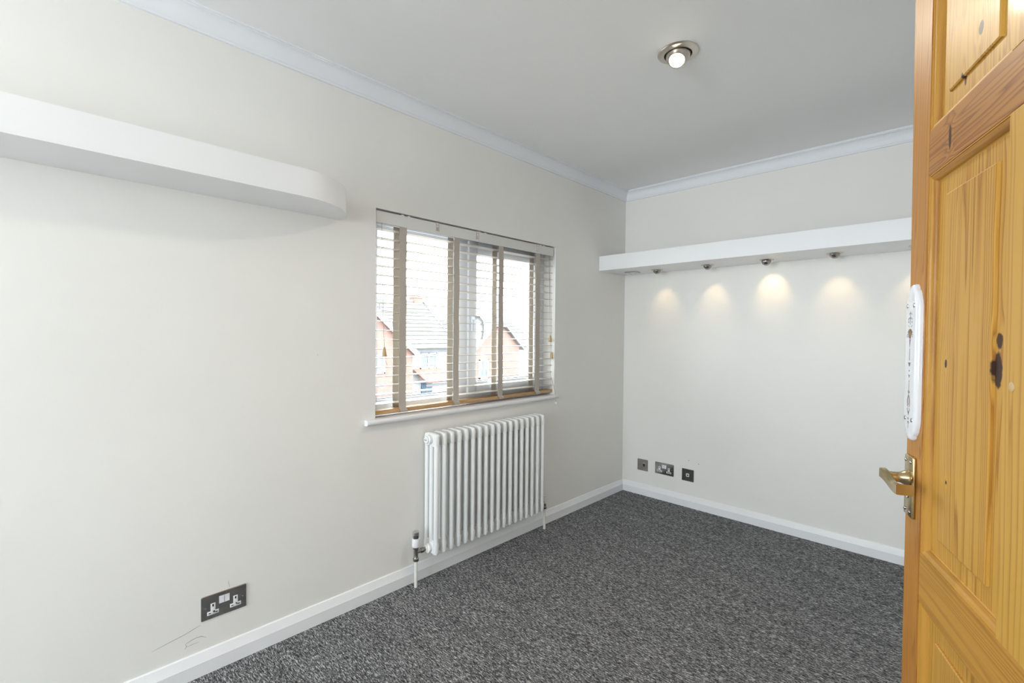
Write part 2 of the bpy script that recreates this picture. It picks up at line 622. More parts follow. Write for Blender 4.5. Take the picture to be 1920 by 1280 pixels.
# door lining and architrave round the doorway
b = MB()
b.box((XR - 0.004, DY1, 0), (XR + 0.12, DY1 + 0.004, DZ))
b.box((XR - 0.015, DY1 + 0.004, 0), (XR, DY1 + 0.07, DZ + 0.065), 0.004)
b.box((XR - 0.015, DY0 - 0.065, 0), (XR, DY0, DZ + 0.065), 0.004)
b.box((XR - 0.015, DY0, DZ), (XR, DY1 + 0.004, DZ + 0.065), 0.004)
struct(b.build('trim_5', M['gloss_white']))

# scuffs on the left wall below the socket
def scuff(pts, wdt):
    b = MB()
    L = [Vector((0.0, p[0], p[1])) for p in pts]
    for i in range(len(L) - 1):
        d = (L[i + 1] - L[i]).normalized()
        n = Vector((0, -d.z, d.y)) * wdt
        a0, a1 = n * (0.4 if i == 0 else 1), n * (0.4 if i == len(L) - 2 else 1)
        b.rings([[L[i] - a0 + Vector((x, 0, 0)) for x in (0.0,)] + [L[i] + a0] + [L[i] + a0 + Vector((0.0004, 0, 0)), L[i] - a0 + Vector((0.0004, 0, 0))],
                 [L[i + 1] - a1, L[i + 1] + a1, L[i + 1] + a1 + Vector((0.0004, 0, 0)), L[i + 1] - a1 + Vector((0.0004, 0, 0))]])
    b.build('scuff_mark', M['pencil'], wall_left)


scuff([(-3.008, 0.147), (-2.96, 0.156), (-2.916, 0.163), (-2.89, 0.170), (-2.867, 0.176)], 0.0007)
scuff([(-2.912, 0.128), (-2.895, 0.134), (-2.88, 0.1365), (-2.865, 0.135), (-2.849, 0.124)], 0.0008)
scuff([(-2.912, 0.128), (-2.909, 0.118), (-2.914, 0.112)], 0.0007)
scuff([(-2.909, 0.117), (-2.89, 0.118), (-2.872, 0.118)], 0.0005)
scuff([(-2.777, 0.306), (-2.7775, 0.295), (-2.774, 0.279)], 0.0007)
scuff([(-2.447, 1.137), (-2.446, 1.131)], 0.0012)

# ------------------------------------------------------------------ window
win = struct(empty('window_1', (-0.1, (WY0 + WY1) / 2, WZ0)))
win['label'] = 'white upvc window with one fixed pane and one opening casement'
wi = win.matrix_basis.inverted()


def wbox(lo, hi, bev=0.0):
    o = Vector((-0.1, (WY0 + WY1) / 2, WZ0))
    return Vector(lo) - o, Vector(hi) - o, bev


def frame_bars(b, y0, y1, z0, z1, wl, wr, wb, wt, x0, x1, bev):
    for lo, hi in (((x0, y0, z0), (x1, y0 + wl, z1)), ((x0, y1 - wr, z0), (x1, y1, z1)),
                   ((x0, y0 + wl, z0), (x1, y1 - wr, z0 + wb)), ((x0, y0 + wl, z1 - wt), (x1, y1 - wr, z1))):
        b.box(*wbox(lo, hi, bev))


b = MB()
frame_bars(b, WY0, WY1, 0.832, WZ1, 0.06, 0.055, 0.058, 0.05, -0.165, -0.10, 0.004)
b.build('frame', M['upvc'], win)
MB().box(*wbox((-0.165, -1.602, 0.89), (-0.10, -1.540, 1.75), 0.004)).build('mullion', M['upvc'], win)
# glazing bead and seal of the fixed light
b = MB()
frame_bars(b, WY0 + 0.06, -1.602, 0.89, 1.75, 0.012, 0.012, 0.012, 0.012, -0.150, -0.112, 0.003)
b.build('glazing_bead', M['upvc'], win)
b = MB()
frame_bars(b, WY0 + 0.072, -1.614, 0.902, 1.738, 0.003, 0.003, 0.003, 0.003, -0.140, -0.118, 0)
b.build('seal', M['rubber'], win)
MB().box(*wbox((-0.134, WY0 + 0.07, 0.90), (-0.128, -1.612, 1.74))).build('pane', M['glass'], win)
# casement
sash = MB()
frame_bars(sash, -1.545, -0.922, 0.884, 1.757, 0.062, 0.062, 0.066, 0.07, -0.150, -0.085, 0.005)
sash = sash.build('casement', M['upvc'], win)
b = MB()
frame_bars(b, -1.483, -0.984, 0.950, 1.687, 0.003, 0.003, 0.003, 0.003, -0.130, -0.094, 0)
b.build('seal', M['rubber'], sash)
MB().box(*wbox((-0.122, -1.484, 0.949), (-0.116, -0.983, 1.688))).build('pane', M['glass'], sash)
o_ = Vector((-0.1, (WY0 + WY1) / 2, WZ0))
b = MB()
b.box(*wbox((-0.085, -1.528, 1.235), (-0.073, -1.502, 1.335), 0.004))
b.lathe([(0.012, 0), (0.012, 0.018), (0.009, 0.022)], Vector((-0.073, -1.515, 1.318)) - o_, (1, 0, 0), 16)
b.tube([Vector(p) - o_ for p in ((-0.055, -1.515, 1.318), (-0.046, -1.502, 1.316), (-0.042, -1.486, 1.30), (-0.041, -1.478, 1.27), (-0.042, -1.477, 1.235), (-0.046, -1.482, 1.195))],
       [0.010, 0.011, 0.010, 0.009, 0.008, 0.007], 10)
b.build('casement_handle', M['upvc'], sash)
# window board with bullnose and horns
b = MB()
prof = [(-0.166, 0.806), (0.018, 0.806)]
for i in range(9):
    a = -pi / 2 + pi * i / 8
    prof.append((0.018 + cos(a) * 0.013, 0.819 + sin(a) * 0.013))
prof += [(-0.166, 0.832)]
b.prism([(x - o_.x, z - o_.z) for x, z in prof], 'y', WY0 - o_.y + 0.0005, WY1 - o_.y - 0.0005)
nose = [(x - o_.x, z - o_.z) for x, z in ([(0.0005, 0.806)] + prof[1:-1] + [(0.0005, 0.832)])]
b.prism(nose, 'y', -2.232 - o_.y, WY0 - o_.y + 0.0005)
b.prism(nose, 'y', WY1 - o_.y - 0.0005, -0.858 - o_.y)
b.build('window_sill', M['upvc_sill'], win)

# ------------------------------------------------------------------ venetian blind
BX0, BX1 = -0.064, -0.012
blind = empty('venetian_blind', (0, 0, 0.842))
tag(blind, 'cream slatted venetian blind with taupe tapes hanging in the window recess', 'blind')
B0 = Vector((0, 0, 0.842))


def bl(p):
    return Vector(p) - B0


MB().box(bl((-0.018, WY0 + 0.006, 1.738)), bl((-0.008, WY1 - 0.012, 1.793)), 0.0015).build('valance', M['valance'], blind)
MB().box(bl((-0.066, WY0 + 0.012, 1.755)), bl((-0.020, WY1 - 0.016, 1.788)), 0.002).build('headrail', M['headrail'], blind)
for cy in (-1.825, -1.551, -1.042):
    b = MB()
    b.box(bl((-0.0085, cy - 0.010, 1.754)), bl((-0.0065, cy + 0.010, 1.796)), 0.0006)
    b.box(bl((-0.0085, cy - 0.010, 1.752)), bl((-0.0035, cy + 0.010, 1.756)), 0.0006)
    c = b.build('valance_clip', M['nickel'], blind)
    b = MB()
    b.box(bl((-0.0066, cy - 0.005, 1.784)), bl((-0.0060, cy + 0.005, 1.791)))
    b.box(bl((-0.0066, cy - 0.005, 1.772)), bl((-0.0060, cy + 0.005, 1.779)))
    b.build('clip_slot', M['plastic'], c)
for cy in (-2.03, -1.995, -1.535, -1.49, -1.01, -0.98):
    MB().box(bl((-0.020, cy - 0.007, 1.789)), bl((-0.0085, cy + 0.007, 1.797)), 0.001).build('cord_lock', M['plastic'], blind)

NS, ZT, ZB = 20, 1.715, 0.893
smb = MB()
n = 8
top, bot = [], []
for i in range(n + 1):
    t_ = i / n
    x = BX0 + (BX1 - BX0) * t_
    crown = 0.0016 * (1 - (2 * t_ - 1) ** 2)
    top.append((x, crown + 0.0014))
    bot.append((x, crown - 0.0014))
smb.prism(top + bot[::-1], 'y', WY0 + 0.008, WY1 - 0.012)
slat_me = smb.mesh('slat', M['slat'], 40)
zs = [ZT + (ZB - ZT) * k / (NS - 1) for k in range(NS)]
for k, z in enumerate(zs):
    o = link(bpy.data.objects.new('slat', slat_me), blind)
    o.location = (0, 0, z - 0.842)
b = MB()
b.box(bl((BX0, WY0 + 0.008, 0.8445)), bl((BX1, WY1 - 0.010, 0.864)), 0.003)
b.build('bottom_rail', M['oak'], blind)
tapes = [(-2.027, 0.020), (-1.695, 0.019), (-1.362, 0.0195), (-1.034, 0.021)]
for ti, (ty, hw) in enumerate(tapes):
    for front in (1, 0):
        x = BX1 + 0.0015 if front else BX0 - 0.0015
        pts = []
        seg = 28
        for i in range(seg + 1):
            z = 1.745 + (0.866 - 1.745) * i / seg
            pts.append((x + (0.0008 * sin(i * 2.1 + ti) if front else 0), ty + 0.001 * sin(i * 0.7 + ti * 2), z))
        # the tape folds under the bottom rail
        if front:
            pts += [(x + 0.004, ty + 0.006, 0.858), (x + 0.0035, ty + 0.010, 0.850), (x - 0.001, ty + 0.012, 0.8435), (x - 0.018, ty + 0.012, 0.8425)]
        else:
            pts += [(x - 0.003, ty - 0.003, 0.855), (x - 0.001, ty - 0.004, 0.8435), (x + 0.018, ty, 0.8425)]
        rings = []
        for i, p in enumerate(pts):
            d = Vector(pts[min(i + 1, len(pts) - 1)]) - Vector(pts[max(i - 1, 0)])
            nrm = Vector((-d.z, 0, d.x)).normalized() * 0.0005
            P = bl(p)
            rings.append([P + nrm + Vector((0, -hw, 0)), P + nrm + Vector((0, hw, 0)), P - nrm + Vector((0, hw, 0)), P - nrm + Vector((0, -hw, 0))])
        tp = MB().rings(rings).build('ladder_tape', M['tape'], blind)
        if front:
            # crosswise rungs carrying each slat, and the small seams they make on the tape
            if ti == 0:
                r_ = MB()
                z = ZB
                for s in (-1, 1):
                    r_.box((BX0 - 0.001, s * 0.010 - 0.003, -0.0026), (BX1 + 0.001, s * 0.010 + 0.003, -0.0019))
                r_.box((BX1 - 0.0012, -0.0195, -0.0030), (BX1 + 0.0027, 0.0195, -0.0016))
                rung_me = r_.mesh('tape_rung', M['tape'])
            for z in zs:
                ro = link(bpy.data.objects.new('tape_rung', rung_me), tp)
                ro.location = (0, ty, z - 0.842)
            MB().lathe([(0.009, 0), (0.009, 0.0035), (0.006, 0.006)], bl((-0.038, ty, 0.8445)), (0, 0, -1), 14).build('tape_button', M['plastic'], blind)


def tassel(parent, top, lean=0.0):
    x, y, z = top
    return MB().lathe([(0.0022, 0), (0.0045, -0.003), (0.0065, -0.010), (0.0080, -0.022), (0.0100, -0.036), (0.0118, -0.042), (0.0115, -0.045), (0.004, -0.0455)],
                      bl(top), (0, lean, 1), 16).build('tassel', M['tassel'], parent)


c = MB().tube([bl(p) for p in ((-0.004, -2.146, 1.738), (-0.004, -2.143, 1.55), (-0.003, -2.138, 1.35), (-0.003, -2.131, 1.16))], 0.0011, 6).build('lift_cord', M['cord'], blind)
tassel(c, (-0.003, -2.130, 1.162))
MB().tube([bl(p) for p in ((-0.003, -2.129, 1.118), (-0.003, -2.121, 1.09), (-0.003, -2.113, 1.068))], 0.0012, 6).build('cord_end', M['cord'], c)
c = MB().tube([bl(p) for p in ((-0.004, -0.936, 1.738), (-0.003, -0.926, 1.5), (-0.002, -0.918, 1.22))], 0.0011, 6).build('tilt_cord', M['cord'], blind)
tassel(c, (-0.002, -0.917, 1.222))
c = MB().tube([bl(p) for p in ((-0.004, -0.922, 1.738), (-0.003, -0.910, 1.4), (-0.002, -0.901, 1.11))], 0.0011, 6).build('tilt_cord', M['cord'], blind)
tassel(c, (-0.002, -0.900, 1.112))
c = MB().tube([bl(p) for p in ((-0.004, -0.929, 1.738), (0.000, -0.916, 1.05), (0.004, -0.918, 0.96), (0.010, -0.905, 0.92), (0.036, -0.900, 0.84), (0.037, -0.897, 0.785))], 0.0010, 6).build('lift_cord', M['cord'], blind)
MB().lathe([(0.002, 0), (0.0045, -0.004), (0.005, -0.012), (0.002, -0.016)], bl((0.037, -0.897, 0.787)), (0, 0, 1), 12).build('cord_end', M['plastic'], c)

# ------------------------------------------------------------------ floating shelves
# left shelf with a rounded end
SD, SZ0, SZ1 = 0.25, 1.712, 1.811
root = empty('floating_shelf', (0, -3.2, SZ0))
tag(root, 'long white floating shelf with a rounded end on the left wall', 'shelf')
pl = [(0.0005, -0.85), (0.0005, 0.848)]
for i in range(17):
    a = pi / 2 * i / 16
    pl.append((0.0005 + SD * sin(a), 0.848 - 0.25 + 0.25 * cos(a)))
pl.append((SD, -0.85))
b = MB()
b.prism(pl, 'z', 0, SZ1 - SZ0)
o = b.build('shelf_board', M['shelf_white'], root, smooth=35)
# back shelf with downlights
BD, BZ0, BZ1 = 0.365, 1.695, 1.801
shelf2 = empty('floating_shelf', (0.0, 0.0, BZ0))
tag(shelf2, 'long straight white floating shelf with small downlights along the back wall', 'shelf')
MB().box((0.0008, -BD, 0), (XR - 0.001, -0.0008, BZ1 - BZ0), 0.0015, 1).build('shelf_board', M['shelf_white'], shelf2)
# single blank plate under the left end of the back shelf
b = MB()
root = empty('outlet_plate', (0.150, -0.145, BZ0))
tag(root, 'small square metal plate under the left end of the back shelf', 'plate')
b.box((-0.043, -0.043, -0.006), (0.043, 0.043, 0), 0.0025)
b.build('plate', M['plate'], root)
b = MB().box((-0.010, -0.008, -0.009), (0.014, 0.010, -0.006), 0.001)
b.build('switch', M['plastic'], root)
for s in (-1, 1):
    MB().lathe([(0.0035, 0), (0.0035, 0.001)], (s * 0.030, 0, -0.006), (0, 0, -1), 12).build('screw', M['dark_chrome'], root)


def shelf_spot(x, aim_z, energy, lab, size, drop=0.004):
    r = empty('shelf_downlight', (x, -0.145, BZ0))
    tag(r, lab, 'downlight', 'eyeball downlights under the back shelf')
    b = MB()
    b.lathe([(0.0415, 0), (0.0425, -0.0015), (0.040, -0.004), (0.032, -0.005), (0.030, -0.0025)], (0, 0, 0), (0, 0, 1), 32, cap0=True, cap1=True)
    b.build('rim', M['nickel'], r)
    d = Vector((0, 0.145, aim_z - BZ0)).normalized()
    # eyeball: lower part of a sphere hanging out of the rim, its mouth turned to the wall
    cen = Vector((0, 0, 0.002 - drop))
    R_ = 0.027
    t_ = d.cross(Vector((1, 0, 0))).normalized()
    b_ = d.cross(t_)
    rings = []
    def ring(rad, h):
        out = []
        for k in range(28):
            p = cen + d * h + (t_ * cos(2 * pi * k / 28) + b_ * sin(2 * pi * k / 28)) * rad
            p.z = min(p.z, -0.003)
            out.append(p)
        return out
    rings = [ring(0.0150, 0.006), ring(0.0150, 0.0235)]
    for i in range(9):
        a = radians(36 + i * 16)
        rings.append(ring(R_ * sin(a), R_ * cos(a)))
    b = MB()
    b.rings(rings, True, True, True)
    eb = b.build('eyeball', M['dark_chrome'], r, smooth=50)
    b = MB()
    p = cen + d * 0.008
    b.lathe([(0.0135, 0), (0.0135, 0.003), (0.010, 0.0045)], p, d, 20)
    b.build('lamp', M['bulb_small'], eb)
    L = bpy.data.lights.new('halogen_beam', 'SPOT')
    L.energy = energy
    L.color = (1.0, 0.69, 0.34)
    L.spot_size = radians(size)
    L.spot_blend = 1.0
    L.shadow_soft_size = 0.008
    lo = bpy.data.objects.new('halogen_beam', L)
    link(lo, r)
    lo.location = p + d * 0.0075
    lo.rotation_euler = d.to_track_quat('-Z', 'Y').to_euler()
    return r


shelf_spot(0.345, 1.40, 1.5*W_SH, 'leftmost small eyeball downlight under the back shelf, next to the square plate', 62, 0.004)
shelf_spot(0.705, 1.415, 1.5*W_SH, 'second small eyeball downlight from the left under the back shelf', 62, 0.004)
shelf_spot(1.062, 1.52, 2.0*W_SH, 'small eyeball downlight under the back shelf casting the brightest, highest pool', 66, 0.010)
shelf_spot(1.412, 1.385, 1.7*W_SH, 'small eyeball downlight under the back shelf, fourth from the left corner', 66, 0.003)
shelf_spot(1.770, 1.40, 1.5*W_SH, 'small eyeball downlight under the back shelf beside the pine door', 66)

# ------------------------------------------------------------------ ceiling eyeball lights
def ceiling_spot(x, y, aim, energy, lab):
    r = empty('ceiling_downlight', (x, y, H))
    tag(r, lab, 'downlight', 'recessed eyeball downlights in the ceiling')
    b = MB()
    b.lathe([(0.0765, -0.0005), (0.0775, -0.003), (0.074, -0.006), (0.058, -0.009), (0.053, -0.0095), (0.051, -0.006), (0.051, -0.001)], (0, 0, 0), (0, 0, 1), 48, cap0=False, cap1=False)
    b.build('rim', M['nickel'], r)
    MB().lathe([(0.0515, -0.0012), (0.0515, -0.0025)], (0, 0, 0), (0, 0, 1), 40).build('recess', M['hole'], r)
    d = Vector(aim).normalized()
    c0 = Vector((0, 0, -0.006))
    # eyeball: the part of a sphere below the ceiling with its lamp opening
    b = MB()
    seg = 40
    R = 0.047
    t = d.cross(Vector((0, 0, 1))).normalized()
    bb = d.cross(t)
    rings = []
    for i in range(9):
        a = radians(43 + i * 9)
        ring = []
        for k in range(seg):
            ph = 2 * pi * k / seg
            p = c0 + d * (R * cos(a)) + (t * cos(ph) + bb * sin(ph)) * R * sin(a)
            p.z = min(p.z, -0.003)
            ring.append(p)
        rings.append(ring)
    # collar standing proud round the lamp
    col0 = [c0 + d * (R * cos(radians(43)) + 0.006) + (t * cos(2 * pi * k / seg) + bb * sin(2 * pi * k / seg)) * R * sin(radians(42)) for k in range(seg)]
    col1 = [c0 + d * (R * cos(radians(43)) + 0.005) + (t * cos(2 * pi * k / seg) + bb * sin(2 * pi * k / seg)) * R * sin(radians(38)) for k in range(seg)]
    b.rings([col1, col0] + rings, True, False, False)
    eb = b.build('eyeball', M['nickel'], r, smooth=50)
    b = MB()
    cc = c0 + d * (R * cos(radians(43)) - 0.008)
    b.lathe([(0.0280, 0), (0.0285, 0.008), (0.0270, 0.015), (0.021, 0.0195), (0.010, 0.0215), (0.001, 0.022)], cc, d, 32)
    b.build('lamp', M['bulb'], eb)
    L = bpy.data.lights.new('lamp_beam', 'SPOT')
    L.energy = energy
    L.color = (1.0, 0.91, 0.77)
    L.spot_size = radians(142)
    L.spot_blend = 1.0
    L.shadow_soft_size = 0.03
    lo = bpy.data.objects.new('lamp_beam', L)
    link(lo, r)
    lo.location = cc + d * 0.055
    lo.rotation_euler = d.to_track_quat('-Z', 'Y').to_euler()
    return r


ceiling_spot(1.112, -1.497, (0.08, -0.47, -0.88), 12 * W_C1, 'lit metal eyeball downlight tilted in the ceiling near the window end')
ceiling_spot(1.112, -3.45, (-0.55, -0.1, -0.75), 12 * W_C2, 'added unseen eyeball downlight in the ceiling nearest the doorway')  # lamp out of view, added to light the near left wall and shelf

# ------------------------------------------------------------------ radiator
NSEC, PITCH_S = 18, 0.0469
RX, RY0, RZ0, RZ1 = 0.060, -1.901, 0.137, 0.737
rad = empty('column_radiator', (RX, RY0, RZ0))
tag(rad, 'white three-column radiator standing out from the wall below the window', 'radiator')
HT = RZ1 - RZ0


def section_mesh():
    b = MB()
    # upper and lower cross heads: flattened loops across the three columns
    for top in (1, 0):
        prof = []
        zc_, hh = (HT - 0.032, 0.032) if top else (0.032, 0.032)
        n = 10
        if top:
            pts = [(-0.0505, HT - 0.060), (-0.0505, HT - 0.022), (-0.047, HT - 0.010), (-0.037, HT - 0.003), (-0.024, HT), (0.024, HT), (0.037, HT - 0.003), (0.047, HT - 0.010), (0.0505, HT - 0.022), (0.0505, HT - 0.060),
                   (0.030, HT - 0.070), (0.0, HT - 0.066), (-0.030, HT - 0.070)]
        else:
            pts = [(-0.0505, 0.060), (-0.0505, 0.022), (-0.047, 0.008), (-0.037, 0.0005), (-0.024, 0.004), (0.024, 0.004), (0.037, 0.0005), (0.047, 0.008), (0.0505, 0.022), (0.0505, 0.060),
                   (0.030, 0.070), (0.0, 0.066), (-0.030, 0.070)]
        wy = 0.0110
        inner = [(x * 0.93, zc_ + (z - zc_) * 0.88) for x, z in pts]
        b.rings([[(x, -wy, z) for x, z in inner], [(x, -wy * 0.55, z) for x, z in pts], [(x, wy * 0.55, z) for x, z in pts], [(x, wy, z) for x, z in inner]])
        # hub that joins the sections
        b.lathe([(0.0215, -PITCH_S / 2), (0.0215, -0.012), (0.024, -0.008), (0.024, 0.008), (0.0215, 0.012), (0.0215, PITCH_S / 2)], (0, 0, zc_), (0, 1, 0), 20)
    b.lathe([(0.0128, 0.02), (0.0128, HT - 0.02)], (0, 0, 0), (0, 0, 1), 16)
    return b.mesh('section', M['radiator'], 45)


def column_mesh():
    b = MB()
    r = 0.0128
    pr = [(0.002, 0.0), (0.007, 0.0015), (0.0108, 0.005), (r, 0.011), (r, HT - 0.016), (0.0115, HT - 0.009), (0.008, HT - 0.0045), (0.002, HT - 0.003)]
    b.lathe(pr, (0, 0, 0), (0, 0, 1), 16)
    return b.mesh('column_tube', M['radiator'], 60)


sec_me, tube_me = section_mesh(), column_mesh()
for k in range(NSEC):
    s = link(bpy.data.objects.new('section', sec_me), rad)
    s.location = (0, k * PITCH_S, 0)
    for x in (-0.0375, 0.0375):
        t_ = link(bpy.data.objects.new('column_tube', tube_me), s)
        t_.location = (x, 0, 0)
b = MB()
for zc_, nm in ((HT - 0.032, 'vent_plug'), (0.032, 'end_plug')):
    b = MB()
    b.lathe([(0.0240, 0), (0.0240, 0.004), (0.0215, 0.006)], (0, -PITCH_S / 2, zc_), (0, -1, 0), 28)
    b.lathe([(0.0175, 0.006), (0.0175, 0.013), (0.0155, 0.015)], (0, -PITCH_S / 2, zc_), (0, -1, 0), 6 if nm == 'end_plug' else 24)
    p = b.build(nm, M['radiator'], rad)
    if nm == 'vent_plug':
        MB().box((-0.009, -PITCH_S / 2 - 0.0162, zc_ - 0.0015), (0.009, -PITCH_S / 2 - 0.0148, zc_ + 0.0015)).build('slot', M['dark_chrome'], p)
    yend = (NSEC - 0.5) * PITCH_S
    MB().lathe([(0.0240, 0), (0.0240, 0.004), (0.0175, 0.006), (0.0165, 0.012)], (0, yend, zc_), (0, 1, 0), 24).build(nm, M['radiator'], rad)


def loc(p):
    return Vector(p) - Vector((RX, RY0, RZ0))


# thermostatic valve, left
VY = -1.992
v = MB()
v.lathe([(0.0135, 0.0), (0.0145, 0.004), (0.0145, 0.012), (0.012, 0.015), (0.0105, 0.018), (0.0105, 0.055), (0.0145, 0.060), (0.0145, 0.070)], loc((RX, VY, 0.128)), (0, 0, 1), 20)
v.lathe([(0.0090, 0.0), (0.0090, 0.026), (0.0125, 0.028), (0.0125, 0.042), (0.0095, 0.045), (0.0095, 0.062)], loc((RX, VY, RZ0 + 0.032)), (0, 1, 0), 12)
valve = v.build('valve_body', M['dark_chrome'], rad)
MB().lathe([(0.0185, 0), (0.0195, 0.003), (0.0195, 0.040), (0.0185, 0.042)], loc((RX, VY, 0.198)), (0, 0, 1), 28).build('valve_collar', M['plastic'], valve)
b = MB()
b.lathe([(0.0165, 0), (0.0165, 0.026), (0.0155, 0.031), (0.012, 0.034), (0.001, 0.0345)], loc((RX, VY, 0.240)), (0, 0, 1), 28)
b.build('valve_cap', M['chrome'], valve)
b = MB()
arc = [radians(a) for a in range(-75, 6, 10)]
vo = loc((RX, VY, 0))
b.rings([[vo + Vector((0.0171 * cos(a), 0.0171 * sin(a), 0.232)) for a in arc], [vo + Vector((0.0171 * cos(a), 0.0171 * sin(a), 0.255)) for a in arc]], close_u=False, cap0=False, cap1=False)
b.build('grip_recess', M['rubber'], valve)


def pipe(y, ztop):
    t = NT('painted_pipe_chipped')
    nz = t.noise(t.tc(), 55, 4, 0.7)
    t.color(t.ramp(nz, [(0.66, (0.80, 0.79, 0.75)), (0.70, (0.10, 0.08, 0.06))]))
    m = t.set(0.35)
    return MB().lathe([(0.0078, 0.0), (0.0078, ztop)], loc((RX, y, 0.0)), (0, 0, 1), 16).build('pipe', m, rad)


pipe(VY, 0.131)
# lockshield valve, right
LY = -1.030
v = MB()
v.lathe([(0.0115, 0.0), (0.0125, 0.004), (0.0125, 0.011), (0.0095, 0.014), (0.0095, 0.034)], loc((RX, LY, 0.130)), (0, 0, 1), 18)
v.lathe([(0.0085, 0.0), (0.0085, 0.012), (0.011, 0.013), (0.011, 0.022), (0.008, 0.024), (0.008, 0.05)], loc((RX, LY, RZ0 + 0.032)), (0, -1, 0), 12)
valve = v.build('valve_body', M['dark_chrome'], rad)
MB().lathe([(0.0105, 0), (0.0110, 0.003), (0.0105, 0.040), (0.0125, 0.043), (0.0125, 0.048), (0.010, 0.050), (0.003, 0.050)], loc((RX, LY, 0.163)), (0, 0, 1), 24).build('valve_cap', M['plastic'], valve)
pipe(LY, 0.132)
# wall brackets behind the radiator
for y in (-1.74, -1.22):
    b = MB()
    b.box(loc((0.0005, y - 0.012, 0.60)), loc((0.012, y + 0.012, 0.70)), 0.002)
    b.box(loc((0.010, y - 0.006, 0.655)), loc((0.062, y + 0.006, 0.667)), 0.002)
    b.build('wall_bracket', M['radiator'], rad)

# ------------------------------------------------------------------ sockets and plates
def wall_root(name, wall, pos, z, label, cat):
    """local x runs rightwards as one faces the wall, -y out of the wall, z up"""
    if wall == 'left':
        r = empty(name, (0.0, pos, z), radians(90))
    else:
        r = empty(name, (pos, 0.0, z), 0.0)
    return tag(r, label, cat)


def plate(r, wd, ht, t=0.0045):
    b = MB()
    rc = 0.004
    def outline(g):
        pts = []
        for cx, cz_, a0 in ((wd / 2 - rc, ht - rc, 0), (-wd / 2 + rc, ht - rc, 90), (-wd / 2 + rc, rc, 180), (wd / 2 - rc, rc, 270)):
            for i in range(5):
                a = radians(a0 + i * 22.5)
                pts.append((cx + (rc - g) * cos(a), cz_ + (rc - g) * sin(a)))
        return pts
    rings = []
    for g, y in ((0, -0.0003), (0, -t * 0.55), (0.0006, -t * 0.85), (0.0018, -t)):
        rings.append([(x, y, z) for x, z in outline(g)])
    b.rings(rings)
    return b.build('plate', M['plate'], r, smooth=20)


def double_socket(r, ht=0.087):
    plate(r, 0.147, ht)
    for s in (-1, 1):
        cx = s * 0.0365
        b = MB()
        b.box((cx - 0.0075, -0.0058, 0.020), (cx + 0.0075, -0.0040, 0.056), 0.0006)
        b.box((cx - 0.0185, -0.0058, 0.016), (cx + 0.0185, -0.0040, 0.029), 0.0006)
        f_ = b.build('socket_insert', M['plastic'], r)
        b = MB()
        b.box((cx - 0.0026, -0.0061, 0.044), (cx + 0.0026, -0.0056, 0.053))
        b.box((cx - 0.0145, -0.0061, 0.0205), (cx - 0.0075, -0.0056, 0.0240))
        b.box((cx + 0.0075, -0.0061, 0.0205), (cx + 0.0145, -0.0056, 0.0240))
        b.build('pin_hole', M['hole'], f_)
        b = MB()
        # rocker, tilted
        x0, x1 = (-0.0155, -0.0018) if s < 0 else (0.0018, 0.0155)
        b.prism([(-0.0040, 0.048), (-0.0085, 0.048), (-0.0062, 0.060), (-0.0075, 0.0715), (-0.0040, 0.0715)], 'x', x0, x1)
        b.build('rocker_switch', M['plastic'], r)
        MB().lathe([(0.0028, 0), (0.0028, 0.0008), (0.0015, 0.0012)], (s * 0.0605, -0.0045, 0.0435), (0, -1, 0), 12).build('screw', M['chrome'], r)
    MB().box((-0.0175, -0.0055, 0.046), (0.0175, -0.0038, 0.0735), 0.0006).build('switch_surround', M['plastic_shaded'], r)


double_socket(wall_root('double_socket', 'left', -2.7925, 0.1864, 'polished steel double socket low on the left wall reflecting the carpet', 'socket'))
double_socket(wall_root('double_socket', 'back', 0.3543, 0.1899, 'dark steel double socket on the back wall between two single plates', 'socket'))
r = wall_root('data_outlet', 'back', 0.1778, 0.1849, 'square steel data outlet on the back wall nearest the corner', 'outlet')
plate(r, 0.087, 0.087)
MB().box((0.004, -0.0056, 0.034), (0.022, -0.0040, 0.056), 0.0008).build('data_jack', M['hole'], r)
b = MB()
b.box((0.003, -0.0052, 0.057), (0.023, -0.0040, 0.060))
b.box((0.0225, -0.0052, 0.033), (0.0240, -0.0040, 0.060))
b.build('jack_frame', M['plastic'], r)
for s in (-1, 1):
    MB().lathe([(0.0030, 0), (0.0030, 0.0008)], (s * 0.030, -0.0045, 0.0435), (0, -1, 0), 12).build('screw', M['dark_chrome'], r)
r = wall_root('aerial_outlet', 'back', 0.5330, 0.1830, 'square dark steel aerial outlet with white centre, furthest right on the back wall', 'outlet')
plate(r, 0.087, 0.087)
b = MB().box((-0.011, -0.0062, 0.0325), (0.011, -0.0040, 0.0545), 0.003)
mdl = b.build('aerial_module', M['plastic'], r)
MB().lathe([(0.0062, 0), (0.0062, 0.0012), (0.004, 0.0012), (0.004, 0.0004)], (0, -0.0060, 0.0435), (0, -1, 0), 18).build('aerial_hole', M['hole'], mdl)
for s in (-1, 1):
    MB().lathe([(0.0030, 0), (0.0030, 0.0008)], (s * 0.030, -0.0045, 0.0435), (0, -1, 0), 12).build('screw', M['dark_chrome'], r)
# two screw holes left in the back wall
for (x, z) in ((0.538, 0.332), (0.609, 0.320)):
    h = MB().lathe([(0.003, 0), (0.0034, 0.0012), (0.001, 0.0016)], (x, 0, z), (0, -1, 0), 10).build('wall_plug', M['pencil'], bpy.data.objects['wall_back'])

